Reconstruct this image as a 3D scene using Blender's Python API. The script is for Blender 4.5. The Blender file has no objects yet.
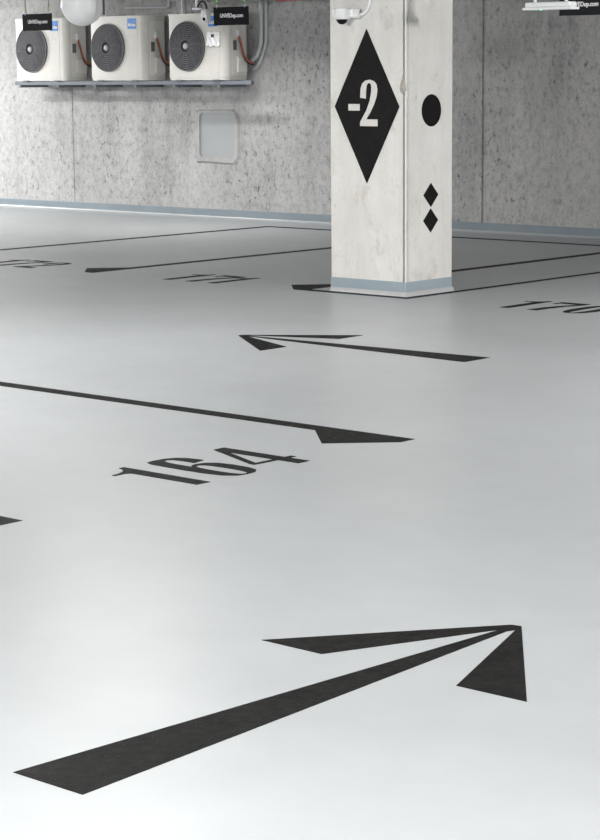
import bpy, bmesh, math, random
from mathutils import Vector, Matrix
from mathutils.geometry import tessellate_polygon

random.seed(7)
S = bpy.context.scene
COL = S.collection
PI = math.pi
WALL = 18.0        # the back wall stands at Y = 18
CEIL = 2.78

# ------------------------------------------------------------------ helpers
def link(o, parent=None):
    COL.objects.link(o)
    if parent is not None:
        o.parent = parent
    return o

def tag(o, label=None, cat=None, group=None, kind=None):
    if label: o['label'] = label
    if cat: o['category'] = cat
    if group: o['group'] = group
    if kind: o['kind'] = kind
    return o

def thing(name, label, cat, loc=(0, 0, 0), rot=(0, 0, 0), group=None):
    o = bpy.data.objects.new(name, None)
    o.empty_display_size = 0.1
    link(o)
    o.location = loc
    o.rotation_euler = rot
    return tag(o, label, cat, group)

def obj(name, bm, mat, parent=None, smooth=None, loc=None, rot=None):
    me = bpy.data.meshes.new(name)
    bmesh.ops.recalc_face_normals(bm, faces=bm.faces)
    bm.to_mesh(me)
    bm.free()
    me.materials.append(mat)
    o = bpy.data.objects.new(name, me)
    link(o, parent)
    if loc: o.location = loc
    if rot: o.rotation_euler = rot
    if smooth is not None:
        for p in me.polygons: p.use_smooth = True
        me.set_sharp_from_angle(angle=math.radians(smooth))
    return o

def copy_tree(o, parent=None):
    c = o.copy()
    COL.objects.link(c)
    c.parent = parent
    for ch in list(o.children):
        copy_tree(ch, c)
    return c

def box(bm, lo, hi, bevel=0.0, seg=2):
    r = bmesh.ops.create_cube(bm, size=1.0)
    vs = r['verts']
    c = [(a + b) / 2 for a, b in zip(lo, hi)]
    s = [b - a for a, b in zip(lo, hi)]
    for v in vs:
        v.co = Vector((v.co.x * s[0] + c[0], v.co.y * s[1] + c[1], v.co.z * s[2] + c[2]))
    if bevel:
        es = {e for v in vs for e in v.link_edges}
        bmesh.ops.bevel(bm, geom=list(es), offset=bevel, segments=seg, profile=0.5, affect='EDGES')
    return bm

def newbox(lo, hi, bevel=0.0, seg=2):
    return box(bmesh.new(), lo, hi, bevel, seg)

def prism(outer, t, holes=(), bm=None):
    """flat shape in local XY with thickness t along +Z"""
    bm = bm or bmesh.new()
    loops = [[Vector((x, y, 0)) for x, y in outer]] + [[Vector((x, y, 0)) for x, y in h] for h in holes]
    tris = tessellate_polygon(loops)
    flat = [p for l in loops for p in l]
    lo = [bm.verts.new((p.x, p.y, 0)) for p in flat]
    hi = [bm.verts.new((p.x, p.y, t)) for p in flat]
    for a, b, c in tris:
        try:
            bm.faces.new((hi[a], hi[b], hi[c])); bm.faces.new((lo[c], lo[b], lo[a]))
        except ValueError:
            pass
    k = 0
    for l in loops:
        n = len(l)
        for i in range(n):
            j = (i + 1) % n
            bm.faces.new((lo[k + i], lo[k + j], hi[k + j], hi[k + i]))
        k += n
    return bm

def lathe(profile, n=32, bm=None, mtx=None):
    """revolve (r, z) pairs about local Z"""
    bm = bm or bmesh.new()
    rings = []
    for r, z in profile:
        if r < 1e-6:
            rings.append([bm.verts.new((0, 0, z))])
        else:
            rings.append([bm.verts.new((r * math.cos(2 * PI * i / n), r * math.sin(2 * PI * i / n), z)) for i in range(n)])
    for a, b in zip(rings, rings[1:]):
        for i in range(n):
            j = (i + 1) % n
            if len(a) == 1 and len(b) == 1: continue
            if len(a) == 1: bm.faces.new((a[0], b[i], b[j]))
            elif len(b) == 1: bm.faces.new((a[i], a[j], b[0]))
            else: bm.faces.new((a[i], a[j], b[j], b[i]))
    if mtx is not None:
        vs = [v for r in rings for v in r]
        bmesh.ops.transform(bm, matrix=mtx, verts=vs)
    return bm

def tube(pts, r, n=10, bm=None, closed=False):
    bm = bm or bmesh.new()
    pts = [Vector(p) for p in pts]
    rings = []
    up = None
    N = len(pts)
    for i, p in enumerate(pts):
        if closed:
            d = (pts[(i + 1) % N] - pts[i - 1]).normalized()
        else:
            d = (pts[min(i + 1, N - 1)] - pts[max(i - 1, 0)]).normalized()
        if up is None:
            up = Vector((0, 0, 1)) if abs(d.z) < 0.9 else Vector((1, 0, 0))
        s = d.cross(up).normalized()
        up = s.cross(d).normalized()
        rings.append([bm.verts.new(p + (s * math.cos(2 * PI * k / n) + up * math.sin(2 * PI * k / n)) * r) for k in range(n)])
    rng = range(N) if closed else range(N - 1)
    for i in rng:
        a, b = rings[i], rings[(i + 1) % N]
        for k in range(n):
            j = (k + 1) % n
            bm.faces.new((a[k], a[j], b[j], b[k]))
    if not closed:
        bm.faces.new(rings[0][::-1]); bm.faces.new(rings[-1])
    return bm

def spline(pts, per=8):
    """Catmull-Rom through the points"""
    P = [Vector(p) for p in pts]
    P = [P[0] * 2 - P[1]] + P + [P[-1] * 2 - P[-2]]
    out = []
    for i in range(1, len(P) - 2):
        for k in range(per):
            t = k / per
            a, b, c, d = P[i - 1], P[i], P[i + 1], P[i + 2]
            out.append(0.5 * (2 * b + (c - a) * t + (2 * a - 5 * b + 4 * c - d) * t * t + (3 * b - a - 3 * c + d) * t ** 3))
    out.append(P[-2])
    return out

def superellipse(cx, cy, a, b, e=2.4, n=40):
    o = []
    for i in range(n):
        t = 2 * PI * i / n
        c, s = math.cos(t), math.sin(t)
        o.append((cx + a * math.copysign(abs(c) ** (2 / e), c), cy + b * math.copysign(abs(s) ** (2 / e), s)))
    return o

def roundrect(x0, y0, x1, y1, r, n=6):
    o = []
    for cx, cy, a0 in ((x1 - r, y0 + r, -PI / 2), (x1 - r, y1 - r, 0), (x0 + r, y1 - r, PI / 2), (x0 + r, y0 + r, PI)):
        for k in range(n + 1):
            a = a0 + PI / 2 * k / n
            o.append((cx + r * math.cos(a), cy + r * math.sin(a)))
    return o

def text_bm(s, size, depth):
    cu = bpy.data.curves.new('lettering', 'FONT')
    cu.body = s
    cu.size = size
    cu.extrude = depth
    cu.offset = size * .025
    cu.align_x = 'CENTER'; cu.align_y = 'CENTER'
    o = bpy.data.objects.new('lettering', cu)
    COL.objects.link(o)
    bpy.context.view_layer.update()
    me = bpy.data.meshes.new_from_object(o.evaluated_get(bpy.context.evaluated_depsgraph_get()))
    bm = bmesh.new(); bm.from_mesh(me)
    bpy.data.objects.remove(o); bpy.data.curves.remove(cu); bpy.data.meshes.remove(me)
    return bm

# ------------------------------------------------------------------ materials
class NT:
    def __init__(s, name):
        s.m = bpy.data.materials.new(name); s.m.use_nodes = True
        s.t = s.m.node_tree; s.n = s.t.nodes; s.l = s.t.links
        s.b = s.n['Principled BSDF']
    def node(s, typ, **kw):
        x = s.n.new(typ)
        for k, v in kw.items():
            if k.startswith('i_'):
                x.inputs[k[2:].replace('_', ' ')].default_value = v
            else: setattr(x, k, v)
        return x
    def link(s, a, b): s.l.new(a, b)
    def coords(s, scale=(1, 1, 1)):
        tc = s.node('ShaderNodeTexCoord'); mp = s.node('ShaderNodeMapping')
        mp.inputs['Scale'].default_value = scale
        s.link(tc.outputs['Object'], mp.inputs['Vector'])
        return mp.outputs['Vector']
    def noise(s, scale, detail=6, rough=0.55, sc=(1, 1, 1)):
        x = s.node('ShaderNodeTexNoise'); x.inputs['Scale'].default_value = scale
        x.inputs['Detail'].default_value = detail; x.inputs['Roughness'].default_value = rough
        s.link(s.coords(sc), x.inputs['Vector'])
        return x.outputs['Fac']
    def ramp(s, fac, stops):
        x = s.node('ShaderNodeValToRGB'); e = x.color_ramp.elements
        while len(e) < len(stops): e.new(0.5)
        for k, (p, c) in enumerate(stops):
            e[k].position = p; e[k].color = (c, c, c, 1) if isinstance(c, (int, float)) else (*c, 1)
        s.link(fac, x.inputs['Fac'])
        return x.outputs['Color']
    def mix(s, a, b, fac, mode='MIX'):
        x = s.node('ShaderNodeMix'); x.data_type = 'RGBA'; x.blend_type = mode
        for sock, v in ((x.inputs[6], a), (x.inputs[7], b), (x.inputs[0], fac)):
            if isinstance(v, bpy.types.NodeSocket): s.link(v, sock)
            elif sock == x.inputs[0]: sock.default_value = v
            else: sock.default_value = (*v, 1)
        return x.outputs[2]
    def bump(s, h, strength=0.2, dist=0.01):
        x = s.node('ShaderNodeBump'); x.inputs['Strength'].default_value = strength
        x.inputs['Distance'].default_value = dist
        s.link(h, x.inputs['Height']); s.link(x.outputs['Normal'], s.b.inputs['Normal'])
    def base(s, v):
        if isinstance(v, bpy.types.NodeSocket): s.link(v, s.b.inputs['Base Color'])
        else: s.b.inputs['Base Color'].default_value = (*v, 1)

def plain(name, c, rough=0.5, metal=0.0, var=0.06, scale=14.0, spec=0.5):
    t = NT(name)
    f = t.noise(scale, 3)
    lo = tuple(x * (1 - var) for x in c); hi = tuple(min(1, x * (1 + var)) for x in c)
    t.base(t.ramp(f, [(0.3, lo), (0.7, hi)]))
    t.b.inputs['Roughness'].default_value = rough
    t.b.inputs['Metallic'].default_value = metal
    t.b.inputs['Specular IOR Level'].default_value = spec
    return t.m

def emit(name, c, e):
    t = NT(name)
    t.base(c); t.b.inputs['Emission Color'].default_value = (*c, 1); t.b.inputs['Emission Strength'].default_value = e
    return t.m

def floor_mat():
    t = NT('grey_epoxy_floor')
    big = t.noise(0.5, 4); fine = t.noise(5, 5)
    c = t.mix(t.ramp(big, [(0.3, (0.345, 0.362, 0.374)), (0.7, (0.39, 0.408, 0.42))]), t.ramp(fine, [(0.35, 0.92), (0.65, 1.0)]), 0.5, 'MULTIPLY')
    t.base(c)
    t.link(t.ramp(t.noise(1.3, 5, 0.6), [(0.25, 0.30), (0.75, 0.37)]), t.b.inputs['Roughness'])
    t.bump(t.noise(160, 2), 0.12, 0.004)
    return t.m

def paint_mat():
    t = NT('black_floor_paint')
    t.base(t.ramp(t.noise(9, 5), [(0.3, (0.007, 0.007, 0.007)), (0.75, (0.013, 0.013, 0.0125))]))
    t.link(t.ramp(t.noise(25, 4), [(0.3, 0.42), (0.7, 0.55)]), t.b.inputs['Roughness'])
    t.b.inputs['Specular IOR Level'].default_value = 0.035
    t.bump(t.noise(150, 3), 0.35, 0.006)
    return t.m

def concrete_wall_mat():
    t = NT('raw_concrete_wall')
    cloud = t.noise(0.55, 6, 0.6)
    streak = t.noise(1.5, 8, 0.62, (1, 1, 0.22))
    grit = t.noise(13, 9, 0.78, (1, 1, 0.7))
    fine = t.noise(42, 5, 0.7, (1, 1, 0.8))
    c = t.ramp(cloud, [(0.25, (0.38, 0.38, 0.38)), (0.75, (0.53, 0.53, 0.527))])
    c = t.mix(c, t.ramp(streak, [(0.32, 0.62), (0.46, 0.98), (0.68, 1.16)]), 0.8, 'MULTIPLY')
    c = t.mix(c, t.ramp(grit, [(0.36, 0.42), (0.5, 1.0), (0.66, 1.2)]), 0.55, 'MULTIPLY')
    c = t.mix(c, t.ramp(fine, [(0.36, 0.6), (0.52, 1.0)]), 0.45, 'MULTIPLY')
    # pits and blow holes, thickest in ragged patches
    pit = t.noise(20, 9, 0.74, (1, 1, 0.62)); where = t.noise(0.9, 5, 0.65)
    pm = t.ramp(pit, [(0.37, 1.0), (0.445, 0.0)])
    wm = t.ramp(where, [(0.42, 0.05), (0.60, 1.0)])
    c = t.mix(c, (0.07, 0.07, 0.07), t.mix(pm, wm, 1.0, 'MULTIPLY'))
    t.base(c)
    t.b.inputs['Roughness'].default_value = 0.85
    t.bump(t.mix(grit, pm, 0.5), 0.5, 0.012)
    return t.m

def column_mat():
    t = NT('pale_column_concrete')
    cloud = t.noise(2.2, 6, 0.6); streak = t.noise(9, 5, 0.6, (1, 1, 0.12)); grit = t.noise(60, 4, 0.6)
    c = t.ramp(cloud, [(0.3, (0.74, 0.725, 0.69)), (0.7, (0.84, 0.83, 0.805))])
    c = t.mix(c, t.ramp(streak, [(0.3, 0.86), (0.6, 1.0)]), 0.6, 'MULTIPLY')
    c = t.mix(c, t.ramp(grit, [(0.3, 0.9), (0.6, 1.0)]), 0.6, 'MULTIPLY')
    stain = t.noise(3.3, 8, 0.72, (1.3, 1.3, 0.8))
    c = t.mix(c, (0.40, 0.33, 0.23), t.ramp(stain, [(0.56, 0.0), (0.74, 0.5)]))
    dirt = t.noise(7.5, 8, 0.75, (1, 1, 0.7))
    c = t.mix(c, (0.26, 0.25, 0.235), t.ramp(dirt, [(0.60, 0.0), (0.74, 0.65)]))
    t.base(c)
    t.b.inputs['Roughness'].default_value = 0.7
    t.bump(grit, 0.15, 0.004)
    return t.m

M = dict(
    floor=floor_mat(), paint=paint_mat(), wall=concrete_wall_mat(), column=column_mat(),
    ceil=plain('ceiling_concrete', (0.30, 0.30, 0.30), 0.9, var=0.15, scale=1.5),
    trim=plain('blue_grey_skirting', (0.34, 0.41, 0.46), 0.35, var=0.05, scale=4),
    walltrim=plain('slate_blue_skirting', (0.235, 0.285, 0.32), 0.4, var=0.06, scale=4),
    cove=plain('pale_cove_coat', (0.52, 0.52, 0.53), 0.4, var=0.05),
    groove=plain('joint_shadow_grey', (0.16, 0.155, 0.15), 0.9, var=0.2),
    mortar=plain('mortar_drip', (0.42, 0.39, 0.35), 0.9, var=0.2, scale=40),
    black=plain('matt_black_film', (0.010, 0.010, 0.010), 0.55, var=0.2, spec=0.12),
    cream=plain('figure_white', (0.72, 0.70, 0.67), 0.6, var=0.05, scale=30),
    ac=plain('unit_ivory_steel', (0.61, 0.60, 0.565), 0.4, var=0.03),
    acbright=plain('unit_ivory_brightened', (0.70, 0.69, 0.66), 0.45, var=0.03),  # casing's own ivory, lightened to stand in for missing side light
    grille=plain('fan_guard_grey', (0.125, 0.125, 0.14), 0.5, var=0.08),
    fan=plain('fan_shadow_black', (0.045, 0.045, 0.05), 0.6, var=0.1),
    hub=plain('hub_silver', (0.45, 0.45, 0.46), 0.4, var=0.05),
    blue=plain('badge_blue', (0.03, 0.20, 0.62), 0.4, var=0.05),
    white=plain('white_plastic', (0.78, 0.79, 0.80), 0.35, var=0.03),
    opal=plain('opal_plastic', (0.82, 0.83, 0.84), 0.3, var=0.02),
    bag=plain('clear_film', (0.90, 0.91, 0.92), 0.15, var=0.05, scale=60),
    steel=plain('galvanised_steel', (0.17, 0.19, 0.22), 0.6, 0.1, var=0.1),
    conduit=plain('grey_conduit', (0.50, 0.53, 0.55), 0.4, var=0.05),
    orange=plain('orange_cable', (0.36, 0.09, 0.05), 0.5, var=0.15, scale=30),
    cable=plain('black_cable', (0.02, 0.02, 0.02), 0.5),
    red=plain('red_pipe_paint', (0.55, 0.015, 0.02), 0.35, var=0.05),
    pipe=plain('green_grey_lagging', (0.16, 0.18, 0.17), 0.6, var=0.1),
    sign=plain('sign_charcoal', (0.010, 0.011, 0.014), 0.5, var=0.1, spec=0.12),
    ink=plain('sign_white_ink', (0.80, 0.80, 0.80), 0.5, var=0.02),
    green=plain('green_clip', (0.22, 0.50, 0.14), 0.4),
    patch=plain('smooth_filler', (0.39, 0.405, 0.415), 0.8, var=0.05, scale=3),
    smear=plain('rough_filler', (0.43, 0.43, 0.43), 0.9, var=0.10, scale=8),
    led=emit('green_indicator', (0.05, 0.9, 0.35), 2.0),
)

# ------------------------------------------------------------------ the room
def struct(name, bm, mat, parent=None):
    o = obj(name, bm, mat, parent)
    if parent is None: o['kind'] = 'structure'
    return o

X0, X1, Y0 = -34.0, 14.0, -8.0
struct('floor', newbox((X0, Y0, -0.2), (X1, WALL, 0.0)), M['floor'])
struct('ceiling', newbox((X0, Y0, CEIL), (X1, WALL + .3, CEIL + 0.25)), M['ceil'])
# back wall: three cast panels meeting in narrow open joints
bm = bmesh.new()
for a, b in ((X0, -19.885), (-19.877, -13.528), (-13.500, X1)):
    box(bm, (a, WALL, -0.2), (b, WALL + 0.3, CEIL))
box(bm, (X0, WALL + 0.02, -0.2), (X1, WALL + 0.3, CEIL))
struct('wall_back', bm, M['wall'])
struct('wall_left', newbox((X0 - 0.3, Y0, -0.2), (X0, WALL + .3, CEIL)), M['wall'])
struct('wall_right', newbox((X1, Y0, -0.2), (X1 + 0.3, WALL + .3, CEIL)), M['wall'])
struct('wall_front', newbox((X0, Y0 - 0.3, -0.2), (X1, Y0, CEIL)), M['wall'])
# skirting band on the back wall over a pale cove
sk = struct('baseboard_back', newbox((X0, WALL - 0.012, 0.03), (X1, WALL, 0.11), 0.003), M['walltrim'])
bm = bmesh.new()
prof = [(WALL, 0.0), (WALL - 0.06, 0.0), (WALL - 0.035, 0.006), (WALL - 0.02, 0.016), (WALL - 0.014, 0.03), (WALL, 0.03)]
r0 = [bm.verts.new((X0, y, z)) for y, z in prof]; r1 = [bm.verts.new((X1, y, z)) for y, z in prof]
for i in range(len(prof)):
    j = (i + 1) % len(prof); bm.faces.new((r0[i], r0[j], r1[j], r1[i]))
obj('cove', bm, M['floor'], sk)

# filled-in opening on the back wall
t = thing('wall_patch', 'smooth pale filled-in square patch on the concrete wall below the outdoor units', 'patch',
          (-17.40, WALL, 0.97), (PI / 2, 0, 0))
hole = roundrect(-.26, -.255, .30, .255, .05)
rag = []
for k, (x, y) in enumerate(roundrect(-.36, -.33, .37, .30, .09, 10)):
    rag.append((x + random.uniform(-.012, .012), y + random.uniform(-.012, .012)))
inner = [(x * .93, y * .93) for x, y in rag]
bm = prism(inner, 0.02, [hole])
lo = [bm.verts.new((x, y, 0)) for x, y in rag]; hi = [bm.verts.new((x, y, .02)) for x, y in inner]
for k in range(len(lo)):
    q = (k + 1) % len(lo); bm.faces.new((lo[k], lo[q], hi[q], hi[k]))
obj('surround', bm, M['smear'], t)
obj('panel', prism(roundrect(-.262, -.257, .302, .257, .05), 0.003), M['patch'], t)

# ------------------------------------------------------------------ the column
CX0, CX1, CY0, CY1 = -10.875, -10.123, 12.52, 13.105
col = thing('concrete_column', 'pale square concrete column with black diamond marks and a blue-grey foot band', 'column',
            ((CX0 + CX1) / 2, (CY0 + CY1) / 2, 0))
cx, cy = (CX0 + CX1) / 2, (CY0 + CY1) / 2
hx, hy = (CX1 - CX0) / 2, (CY1 - CY0) / 2
c_ = 0.016
sect = [(-hx + c_ * .5, -hy), (hx - .030, -hy), (hx - .029, -hy + .04), (hx - .012, -hy + .04), (hx - .010, -hy + .003),
        (hx, -hy + .008), (hx, -hy + .022), (hx - .012, -hy + .024), (hx - .012, -hy + .032), (hx, -hy + .034),
        (hx, hy - c_), (hx - c_, hy), (-hx + c_, hy), (-hx, hy - c_), (-hx, -hy + c_ * .5)]
obj('shaft', prism(sect, CEIL), M['column'], col)
obj('foot_band', prism([(-hx - .0015, -hy - .0015), (hx - .004, -hy - .0015), (hx + .0015, -hy + .004), (hx + .0015, hy - c_), (hx - c_, hy + .0015), (-hx + c_, hy + .0015), (-hx - .0015, hy - c_)], 0.077),
    M['trim'], col, loc=(0, 0, 0.033))
bm = bmesh.new()
rings = []
for e, z in ((.014, 0), (.008, .004), (.004, .012), (.001, .033)):
    rings.append([bm.verts.new((sx * (hx + e), sy * (hy + e), z)) for sx, sy in ((-1, -1), (1, -1), (1, 1), (-1, 1))])
for a, b in zip(rings, rings[1:]):
    for i in range(4): bm.faces.new((a[i], a[(i + 1) % 4], b[(i + 1) % 4], b[i]))
bm.faces.new(rings[0][::-1]); bm.faces.new(rings[-1])
obj('cove', bm, M['cove'], col)
# mortar drip that ran down the corner joint
bm = lathe([(0, -.055), (.018, -.05), (.030, -.025), (.026, 0), (.020, .03), (.012, .05), (.006, .08), (0, .085)], 16)
for v in bm.verts: v.co.y *= 0.35
obj('mortar_drip', bm, M['mortar'], col, 60, loc=(hx - .028, -hy + .002, 1.585))

# marks on the column
lv = thing('level_sign', 'big black diamond with white figures -2 on the front face of the column', 'sign',
           (-10.503, CY0 - .001, 1.432), (PI / 2, 0, 0))
obj('diamond_panel', prism([(0, -.585), (.322, 0), (0, .585), (-.322, 0)], .002), M['black'], lv)
two = [(0, 0), (.174, 0), (.174, .052), (.062, .052), (.10, .10), (.14, .165), (.165, .225), (.173, .275), (.165, .315), (.14, .34),
       (.095, .351), (.05, .343), (.02, .32), (.006, .285), (.001, .215), (.058, .207), (.060, .26), (.066, .305), (.078, .322),
       (.092, .326), (.106, .318), (.112, .295), (.110, .255), (.095, .19), (.06, .115), (.02, .06), (0, .03)]
obj('digit', prism(two, .001), M['cream'], lv, loc=(-.065, -.148, .002))
obj('minus_sign', prism([(0, 0), (.114, 0), (.114, .05), (0, .05)], .001), M['cream'], lv, loc=(-.182, -.031, .002))

RF = (PI / 2, 0, PI / 2)
o = obj('round_mark', prism(superellipse(0, 0, .119, .1215, 2, 48), .002), M['black'], loc=(CX1, 12.831, 1.4), rot=RF)
tag(o, 'black painted disc on the right face of the column', 'mark')
dia = [(0, -.0935), (.092, 0), (0, .0935), (-.092, 0)]
o = obj('diamond_mark', prism(dia, .002), M['black'], loc=(CX1, 12.826, .7585), rot=RF)
tag(o, 'upper of the two small black diamonds on the right face of the column', 'mark', 'small diamonds on the column')
o = obj('diamond_mark', prism(dia, .002), M['black'], loc=(CX1, 12.824, .5635), rot=RF)
tag(o, 'lower of the two small black diamonds on the right face of the column', 'mark', 'small diamonds on the column')

# ------------------------------------------------------------------ painted floor marks
T = .0015
arrow = [(-.126, 0), (-.016, 1.862), (-.253, 1.30), (-.495, 1.30), (-.024, 1.930), (.012, 1.936), (.490, 1.30), (.250, 1.297),
         (.024, 1.888), (.012, 1.858), (.126, 0)]
o = obj('floor_arrow', prism(arrow, T), M['paint'], loc=(-3.752, 3.26, 0))
tag(o, 'largest black floor arrow in the foreground pointing away to the right', 'arrow', 'black direction arrows on the floor')
o = obj('floor_arrow', prism(arrow, T), M['paint'], loc=(-7.543, 10.005, 0), rot=(0, 0, PI / 2))
tag(o, 'smaller black floor arrow pointing left, in front of the column', 'arrow', 'black direction arrows on the floor')

def stall_line(length, side=1):
    """runs along local +Y from its tip at the origin; the flag sticks out on the local side"""
    w = .052
    s = side
    return prism([(s * w, 0), (s * w, length), (-s * w, length), (-s * w, .53), (-s * .31, .262), (-s * w, 0)], T)

def add_line(label, loc, rz, length, side=1):
    o = obj('stall_line', stall_line(length, side), M['paint'], loc=loc, rot=(0, 0, rz))
    return tag(o, label, 'line', 'black stall lines on the floor')

add_line('black stall line behind number 164, ending in a pointed flag', (-6.11, 7.574, 0), PI / 2, 8.0)
add_line('black stall line tip at the left edge, in front of number 164', (-6.135, 5.19, 0), PI / 2, 8.0)
add_line('thin stall line furthest left, running back behind number 172', (-16.008, 12.41, 0), 0, 5.01)
add_line('black stall line between numbers 172 and 171 with a pointed flag', (-13.552, 12.41, 0), 0, 4.91)
add_line('black stall line with flag running back from behind the column', (-11.122, 12.41, 0), 0, 4.91)
bm = prism([(-11.068, 12.408), (-10.018, 12.408), (-10.018, 17.32), (-10.085, 17.32), (-10.085, 12.484), (-11.068, 12.50)], T)
o = obj('stall_line', bm, M['paint'])
tag(o, 'black line along the column foot and back behind number 170', 'line', 'black stall lines on the floor')
bm = prism([(-15.956, 17.322), (-5.0, 17.322), (-5.0, 17.42), (-15.956, 17.42)], T)
o = obj('end_line', bm, M['paint'])
tag(o, 'black stall end line running along the foot of the back wall', 'line')

# numerals: condensed, heavy uprights and thin joins
h = .53
def g1():
    return [(0, .41), (.06, .413), (.085, .40), (.085, 0), (.165, 0), (.165, h), (.134, h), (.12, .49), (.085, .455), (.04, .437), (0, .432)], []
def g6():
    o = [(.117, 0), (.06, .008), (.02, .06), (.003, .16), (0, .27), (.002, .40), (.006, .485), (.024, .53), (.07, h + .012), (.14, h + .008), (.19, .515), (.217, .475),
         (.228, .42), (.23, .378), (.152, .362), (.152, .43), (.145, .485), (.125, .505), (.10, .50), (.086, .46), (.08, .40), (.079, .305),
         (.10, .328), (.138, .338), (.185, .328), (.22, .285), (.235, .20), (.23, .10), (.212, .04), (.17, .006)]
    return o, [superellipse(.117, .16, .038, .145, 2.6, 24)]
def g4():
    o = [(.0, .125), (.0, .155), (.155, h), (.226, h), (.226, .152), (.268, .152), (.268, .120), (.226, .120), (.226, 0), (.150, 0), (.150, .120)]
    return o, [[(.036, .152), (.150, .152), (.150, .425)]]
def g7():
    return [(0, h), (.25, h), (.25, .47), (.19, .30), (.165, .15), (.16, 0), (.075, 0), (.09, .17), (.13, .32), (.19, .455), (.03, .455), (.03, .41), (0, .41)], []
def g0():
    return superellipse(.118, h / 2, .118, h / 2, 2.5, 44), [superellipse(.118, h / 2, .04, h / 2 - .022, 2.6, 30)]
def g2():
    return [(x * 1.3, y * h / .351) for x, y in two], []
GL = {'1': g1, '6': g6, '4': g4, '7': g7, '0': g0, '2': g2}

def stall_number(txt, xs, label, loc, rz, hs=1.0):
    t = thing('stall_number', label, 'number', loc, (0, 0, rz), 'black stall numbers on the floor')
    for ch, x in zip(txt, xs):
        o_, hl = GL[ch]()
        obj('digit', prism([(a, b * hs) for a, b in o_], T, [[(a, b * hs) for a, b in q] for q in hl]), M['paint'], t, loc=(x, 0, 0))
    return t

stall_number('164', (0, .28, .57), 'black floor number 164 in the left middle, below its stall line', (-6.12, 6.10, 0), PI / 2, .99)
stall_number('171', (.01, .28, .525), 'black floor number 171 lying behind the far arrow, left of the column', (-12.70, 12.375, 0), 0, 1.05)
stall_number('170', (.03, .285, .60), 'black floor number 170 at the right edge, beyond the column', (-9.245, 12.375, 0), 0, 1.04)
stall_number('172', (.03, .27, .59), 'black floor number 172, partly cut by the left edge', (-15.10, 12.375, 0), 0, 1.05)

# ------------------------------------------------------------------ outdoor units on the wall
AY = 17.55          # front faces
AZ = 1.605          # underside of the units
W_, D_, H_ = .925, .33, .757

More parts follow.
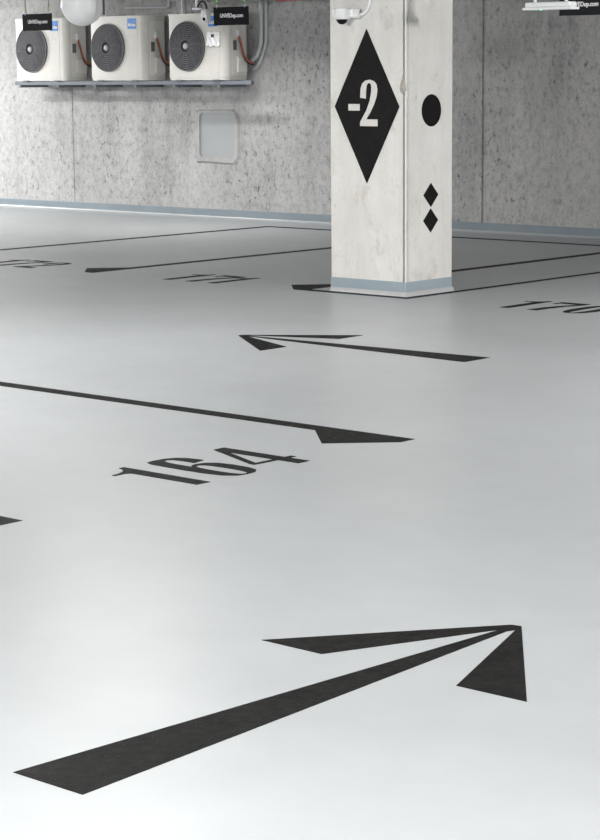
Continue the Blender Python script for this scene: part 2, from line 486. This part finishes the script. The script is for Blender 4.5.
def make_unit():
    t = thing('condenser_unit', '', 'air conditioner', (0, 0, 0), (0, 0, 0), 'outdoor air conditioner units on the back wall')
    # casing with a wrap-round rounded right front corner
    out = []
    r = .075
    for k in range(9):
        a = -PI / 2 + PI / 2 * k / 8
        out.append((W_ - r + r * math.cos(a), r + r * math.sin(a)))
    out += [(W_, D_), (0, D_)]
    for k in range(4):
        a = PI + PI / 2 * k / 3
        out.append((.02 + .02 * math.cos(a), .02 + .02 * math.sin(a)))
    body = obj('casing', prism(out, H_ - .055), M['ac'], t, 40, loc=(0, 0, .035))
    o2 = [(x * 1.012 - .006, y * 1.02 - .006) for x, y in out]
    obj('top_lid', prism(o2, .022), M['ac'], t, 40, loc=(0, 0, H_ - .022))
    obj('base_pan', prism([(x * .985 + .007, y * .97 + .006) for x, y in out], .03), M['ac'], t, 40, loc=(0, 0, .006))
    for x in (.12, W_ - .22):
        obj('foot', newbox((x, -.012, 0), (x + .10, D_ + .012, .012), .003), M['steel'], t)
    # panel seam beside the fan and lid lip
    obj('seam', newbox((.80, -.003, .05), (.806, .002, H_ - .03)), M['acbright'], t)
    fc = Vector((.305, 0, .39))
    rot = Matrix.Translation(fc) @ Matrix.Rotation(PI / 2, 4, 'X')
    obj('fan_recess', lathe([(0, .004), (.276, .004), (.282, .0), (.282, -.002), (0, -.002)], 48, mtx=rot), M['fan'], t, 40)
    bl = bmesh.new()
    for k in range(3):
        a0 = k * 2 * PI / 3
        ins, outs = [], []
        for i in range(9):
            f = i / 8
            rr = .06 + .195 * f
            ins.append((rr * math.cos(a0 + .5 * f), rr * math.sin(a0 + .5 * f)))
            outs.append((rr * math.cos(a0 + .5 * f + 1.0 - .1 * f), rr * math.sin(a0 + .5 * f + 1.0 - .1 * f)))
        prism(ins + outs[::-1], .004, bm=bl)
    bmesh.ops.transform(bl, matrix=Matrix.Translation(fc + Vector((0, -.0045, 0))) @ Matrix.Rotation(PI / 2, 4, 'X'), verts=bl.verts)
    obj('fan_blades', bl, M['fan'], t)
    g = bmesh.new()
    for rr in (.276, .250, .224, .198, .174, .150, .126, .102, .080):
        dep = -.012 - .03 * (1 - (rr / .285) ** 2)
        tube([fc + Vector((rr * math.cos(2 * PI * i / 44), dep, rr * math.sin(2 * PI * i / 44))) for i in range(44)],
             0.006 if rr < .27 else .009, 5, g, True)
    for k in range(12):
        a = 2 * PI * k / 12
        tube([fc + Vector((rr * math.cos(a + (.28 - rr) * 1.5), -.013 - .03 * (1 - (rr / .285) ** 2), rr * math.sin(a + (.28 - rr) * 1.5)))
              for rr in (.28, .23, .17, .12, .06)], .004, 5, g)
    gg = obj('fan_guard', g, M['grille'], t, 60)
    obj('hub_cap', lathe([(0, .05), (.02, .049), (.031, .044), (.037, .036), (.037, .02), (0, .02)], 24, mtx=rot), M['hub'], t, 50)
    b = obj('badge', newbox((.645, -.004, .605), (.785, 0, .725), .001), M['blue'], t)
    tx = text_bm('Midea', .052, .0012)
    bmesh.ops.transform(tx, matrix=Matrix.Translation((.72, -.0045, .65)) @ Matrix.Rotation(PI / 2, 4, 'X'), verts=tx.verts)
    obj('badge_lettering', tx, M['ink'], b)
    obj('rating_label', newbox((.70, -.003, .46), (.745, 0, .485)), M['acbright'], t)
    # right side: service cover and conduit inlet
    obj('side_panel', newbox((W_ - .002, .085, .06), (W_ + .004, D_ - .02, H_ - .06), .002), M['acbright'], t)
    obj('valve_cover', newbox((W_ + .002, .16, .09), (W_ + .03, D_ - .02, .27), .008), M['acbright'], t)
    obj('handle_recess', newbox((W_ + .002, .10, .34), (W_ + .008, .16, .45), .003), M['grille'], t)
    obj('cable_gland', newbox((W_ + .002, .155, .49), (W_ + .035, .195, .57), .008), M['white'], t)
    pts = spline([(W_ + .03, .175, .50), (W_ + .045, .19, .42), (W_ + .05, .215, .33), (W_ + .06, .25, .25), (W_ + .075, .30, .21), (W_ + .085, .345, .20)])
    obj('supply_cable', tube(pts, .011, 8), M['orange'], t, 60)
    pts = [p + Vector((-.004, .004, -.024)) for p in pts]
    obj('control_cable', tube(pts, .010, 8), M['cable'], t, 60)
    return t

unit = make_unit()
unit.location = (-20.40, AY, AZ)
unit['label'] = 'leftmost of the three outdoor air conditioner units, its fan top behind a sign'
u2 = copy_tree(unit)
u2.location = (-19.035, AY, AZ)
u2['label'] = 'middle outdoor air conditioner unit of the three on the wall'
u3 = copy_tree(unit)
u3.location = (-17.71, AY, AZ)
u3['label'] = 'rightmost outdoor air conditioner unit, clear plastic sleeve on its front'
# plastic document sleeve taped on the right-hand unit
sl = thing('document_sleeve', 'crumpled clear plastic sleeve taped on the rightmost outdoor unit', 'sleeve', (-17.085, AY - .003, AZ + .385), (PI / 2, 0, 0))
bm = bmesh.new()
nx, ny = 14, 14
vs = [[bm.verts.new((.20 * i / nx, .16 * j / ny + .006 * math.sin(i * .9), .006 + .016 * math.exp(-j / 3.0) + .005 * math.sin(i * 1.3 + j * .7) * (1 if j < 8 else .3)))
       for i in range(nx + 1)] for j in range(ny + 1)]
lo = [[bm.verts.new((v.co.x, v.co.y, 0)) for v in row] for row in vs]
for j in range(ny):
    for i in range(nx):
        bm.faces.new((vs[j][i], vs[j][i + 1], vs[j + 1][i + 1], vs[j + 1][i]))
        bm.faces.new((lo[j][i], lo[j + 1][i], lo[j + 1][i + 1], lo[j][i + 1]))
for j in range(ny):
    for i in (0, nx): bm.faces.new((vs[j][i], vs[j + 1][i], lo[j + 1][i], lo[j][i]))
for i in range(nx):
    for j in (0, ny): bm.faces.new((vs[j][i], vs[j][i + 1], lo[j][i + 1], lo[j][i]))
obj('film', bm, M['bag'], sl, 80)
obj('dark_tab', newbox((.075, .10, .012), (.115, .135, .016)), M['cable'], sl)

# steel rails carrying the units and their brackets
rail = thing('support_rail', 'grey steel rail frame carrying the three outdoor units on the wall', 'rail', (-20.46, AY, AZ - .045))
L = 4.03
for y, l_ in ((.02, L), (.27, L - .26)):
    obj('rail', newbox((0, y, 0), (l_, y + .045, .045), .004), M['steel'], rail)
for x in (.10, .80, 1.46, 2.16, 2.80, 3.52):
    b = bmesh.new()
    box(b, (x, .0, -.03), (x + .035, WALL - AY, 0.0), .003)
    obj('bracket', b, M['steel'], rail)

# pipes and conduits by the units
def rod(name, label, cat, pts, r, mat, group=None, n=12):
    o = obj(name, tube(pts, r, n), mat, None, 60)
    return tag(o, label, cat, group)
wx = -16.605
def conduit(dx, r, zend, yoff):
    return spline([(wx + dx, WALL - yoff, CEIL), (wx + dx, WALL - yoff, 2.45), (wx + dx, WALL - yoff, 2.18), (wx + dx - .01, WALL - yoff, 2.02), (wx + dx - .06, WALL - yoff, 1.89),
                   (wx + dx - .12, WALL - yoff, zend + .045), (wx + dx - .20, WALL - yoff, zend)])
rod('pipe_conduit', 'inner grey conduit dropping from the ceiling to the rightmost outdoor unit', 'conduit', conduit(.0, .022, 1.80, .064), .022, M['conduit'], 'conduits beside the outdoor units')
rod('pipe_conduit', 'outer grey conduit curving lowest beside the rightmost outdoor unit', 'conduit', conduit(.034, .020, 1.735, .0205), .020, M['conduit'], 'conduits beside the outdoor units')
rod('orange_cable', 'straight orange cable running down the wall beside the grey conduits', 'cable', [(wx - .05, WALL - .02, CEIL), (wx - .05, WALL - .02, 2.29)], .012, M['orange'])
rod('wall_pipe', 'short grey upright pipe above the rightmost outdoor unit', 'pipe', [(-17.86, WALL - .05, CEIL), (-17.86, WALL - .05, 2.1)], .028, M['conduit'])
pts = spline([(-18.86, WALL - .0175, 2.472), (-18.7, WALL - .0175, 2.47), (-18.4, WALL - .0175, 2.465), (-18.2, WALL - .0175, 2.46), (-18.14, WALL - .0175, 2.475), (-18.12, WALL - .0175, 2.53)])
rod('refrigerant_pipe', 'thin pale pipe running level between the middle and rightmost outdoor units', 'pipe', pts, .017, M['conduit'])

# pipes under the ceiling along the wall
lp = rod('lagged_pipe', 'dark grey lagged pipe under the ceiling above the outdoor units', 'pipe', [(-16.95, 17.2, 2.525), (-15.68, 17.2, 2.525)], .055, M['pipe'])
pp = rod('sprinkler_pipe', 'red pipe along the top edge left of the column', 'pipe', [(-15.68, 17.2, 2.505), (-8.0, 17.2, 2.505)], .055, M['red'])

for q, xs in ((lp, (-16.7, -15.9)), (pp, (-15.2, -13.2, -10.9, -9))):
    for x in xs:
        b = tube([(x, 17.2, 2.55), (x, 17.2, CEIL)], .006, 8)
        tube([(x, 17.2 + .058 * math.cos(2 * PI * k / 20), (2.525 if q is lp else 2.505) + .058 * math.sin(2 * PI * k / 20)) for k in range(20)], .005, 6, b, True)
        obj('pipe_hanger', b, M['steel'], q)

# ------------------------------------------------------------------ hanging signs
def make_sign():
    t = thing('hanging_sign', '', 'sign', (0, 0, 0), (0, 0, 0), 'black signs hanging over the stalls')
    obj('panel', newbox((-.20, -.004, -.15), (.20, .004, 0), .0015), M['sign'], t)
    tx = text_bm('UNVEDup.com', .046, .001)
    bmesh.ops.transform(tx, matrix=Matrix.Translation((.01, -.005, -.072)) @ Matrix.Rotation(PI / 2, 4, 'X') @ Matrix.Diagonal((.92, 1, 1, 1)), verts=tx.verts)
    obj('lettering', tx, M['ink'], t)
    for x in (-.16, .16):
        hg = obj('hanger', newbox((x - .004, -.004, -.012), (x + .004, .006, .022), .001), M['white'], t)
        obj('hook', newbox((x - .010, -.004, .035), (x + .010, .004, .065), .002), M['green'], t)
        obj('cord', tube([(x, 0, .02), (x, 0, CEIL - 2.237)], .003, 6), M['cable'], t)
    return t
s1 = make_sign()
SY = 13.05
s1.location = (-14.862, SY, 2.237)
s1['label'] = 'small black hanging sign in front of the leftmost outdoor unit fan'
s2 = copy_tree(s1); s2.location = (-12.425, SY, 2.237)
s2['label'] = 'small black hanging sign in front of the rightmost outdoor unit'
s3 = copy_tree(s1); s3.location = (-8.905, SY, 2.237)
s3['label'] = 'small black hanging sign cut by the top right corner'

# ------------------------------------------------------------------ emergency luminaire, top right
lm = thing('emergency_light', 'slim white emergency light fitting with green indicator at the top right', 'lamp', (-8.727, 12.4, 2.115))
obj('housing', newbox((-.19, -.045, .012), (.19, .045, .05), .008), M['white'], lm)
obj('lens_plate', newbox((-.206, -.055, -.004), (.206, .055, .014), .005), M['opal'], lm)
obj('indicator', lathe([(0, -.008), (.006, -.006), (.007, 0), (0, .001)], 12), M['led'], lm, loc=(-.05, -.045, -.002))
for x in (-.132, .132):
    obj('suspension', tube([(x, 0, .048), (x, 0, CEIL - 2.115)], .013, 10), M['white'], lm, 60)

# ------------------------------------------------------------------ camera on the column
dm = thing('dome_camera', 'white security camera with a black dome mounted on the column', 'camera', (-10.685, CY0 - .075, 2.092))
obj('mount', newbox((-.045, -.04, .005), (.13, .075, .076), .014), M['white'], dm)
obj('body', lathe([(0, .08), (.066, .08), (.073, .072), (.073, .03), (.060, -.003), (0, -.003)], 28), M['white'], dm, 40)
obj('dome', lathe([(0, -.042), (.02, -.038), (.036, -.025), (.044, -.004), (0, -.003)], 24), M['black'], dm, 60)
pts = spline([(.115, .05, .025), (.16, .055, .035), (.20, .06, .07), (.225, .062, .14), (.23, .062, .3), (.23, .062, CEIL - 2.09)])
obj('conduit', tube(pts, .013, 10), M['white'], dm, 60)

# ------------------------------------------------------------------ hanging camera, top left
hc = thing('hanging_camera', 'small white camera on a ceiling stem in front of the rightmost outdoor unit', 'camera', (-12.953, 13.3, 2.125))
obj('stem', tube([(-.115, 0, .13), (-.115, 0, CEIL - 2.125)], .014, 10), M['white'], hc, 60)
obj('plate', lathe([(0, .105), (.045, .105), (.05, .112), (.05, .122), (.03, .13), (0, .13)], 24), M['white'], hc, 40, loc=(-.105, 0, 0))
b = bmesh.new()
box(b, (-.032, -.035, .0), (.032, .035, .11), .014, 3)
bmesh.ops.transform(b, matrix=Matrix.Rotation(-.12, 4, 'Y'), verts=b.verts)
obj('body', b, M['white'], hc, 40)
obj('lens', lathe([(0, .008), (.014, .007), (.016, 0), (0, 0)], 20, mtx=Matrix.Translation((.004, -.034, .025)) @ Matrix.Rotation(PI / 2, 4, 'X')), M['black'], hc, 60)
obj('flex_cable', tube(spline([(-.085, -.02, .135), (-.05, -.03, .165), (-.015, -.025, .175), (.005, -.01, .14), (.0, 0, .088)]), .009, 8), M['cable'], hc, 60)

# white hanging globe, top left
gl = thing('hanging_globe', 'large white hanging globe at the top left between two outdoor units', 'globe', (-13.652, 12.5, 2.285))
prof = [(.183 * math.sin(PI * k / 20), -.187 * math.cos(PI * k / 20)) for k in range(20)]
prof[0] = (0, -.187)
obj('shade', lathe(prof + [(.03, .187), (0, .187)], 48), M['opal'], gl, 60)
obj('stem', lathe([(0, .18), (.03, .18), (.03, CEIL - 2.285), (0, CEIL - 2.285)], 16), M['white'], gl, 40)
rod('hanger_strap', 'short dark strap hanging beside the white globe', 'strap', [(-13.385, 12.5, CEIL), (-13.385, 12.5, 2.185)], .009, M['cable'])

# ------------------------------------------------------------------ light: unseen ceiling lamps, several added for brightness
def lamp(x, y, e, lx=1.5, ly=.14, rz=0, c=(1, .985, .96), z=CEIL - .06, spread=180, tilt=0):
    l = bpy.data.lights.new('ceiling_area_light', 'AREA')
    l.shape = 'RECTANGLE'; l.size = lx; l.size_y = ly; l.energy = e; l.color = c
    l.spread = math.radians(spread)
    o = bpy.data.objects.new('ceiling_area_light', l)
    link(o); o.location = (x, y, z); o.rotation_euler = (math.radians(tilt), 0, rz)
    return o
lamp(-20.8, 15.2, 130)
lamp(-24.5, 11.5, 420)  # added, unseen: brightens the left wall and shortens the unit shadows
lamp(-18.5, 10.6, 170)  # added, unseen: lifts the floor on the left
lamp(-16.6, 16.5, 34, spread=128)  # added, unseen: washes the lower wall below the units
lamp(-6.0, 13.8, 60, spread=140)  # added, unseen: lifts the dark floor of the right bay
for x, e in ((-22, 90), (-15, 65), (-10, 50), (-4, 60)):
    lamp(x, 9.3, e)
for x, e in ((-14, 150), (-9, 130), (-4, 52), (1, 60)):
    lamp(x, 5.2, e)
for x, e in ((-3.0, 190), (1.0, 340), (4.5, 350)):
    lamp(x, 1.8, e)  # near row added out of view to brighten the foreground floor
# unseen point lights, added to brighten the column, unit sides and left wall
def fill_light(x, y, z, e, r=.12):
    l = bpy.data.lights.new('point_fill', 'POINT'); l.energy = e; l.shadow_soft_size = r; l.color = (1, .985, .96)
    o = bpy.data.objects.new('point_fill', l); link(o); o.location = (x, y, z)
fill_light(-11.2, 6.3, 2.5, 400)
fill_light(-2.5, 11.6, 2.4, 950)
fill_light(-24.5, 15.9, 2.3, 580)

w = bpy.data.worlds.new('world'); S.world = w; w.use_nodes = True
w.node_tree.nodes['Background'].inputs[0].default_value = (.5, .52, .55, 1)
w.node_tree.nodes['Background'].inputs[1].default_value = 0.05

# ------------------------------------------------------------------ the photographer's camera
cd = bpy.data.cameras.new('camera')
cam = bpy.data.objects.new('camera', cd); link(cam)
cd.sensor_fit = 'HORIZONTAL'; cd.sensor_width = 36.0; cd.lens = 2119.067 / 600 * 36
cd.clip_start = .1; cd.clip_end = 200
R = Vector((0.74575872, 0.66616992, -0.00784669)); U = Vector((-0.10233541, 0.12618397, 0.98671428)); F = Vector((-0.6583095, 0.73504778, -0.16227556))
mw = Matrix.Identity(4)
for i in range(3):
    mw[i][0] = R[i]; mw[i][1] = U[i]; mw[i][2] = -F[i]
mw[2][3] = 1.7
cam.matrix_world = mw
S.camera = cam

S.view_settings.view_transform = 'Standard'
S.view_settings.look = 'None'
S.view_settings.exposure = 0.0
S.view_settings.gamma = 1.0
S.view_settings.use_curve_mapping = False
S.cycles.use_denoising = True
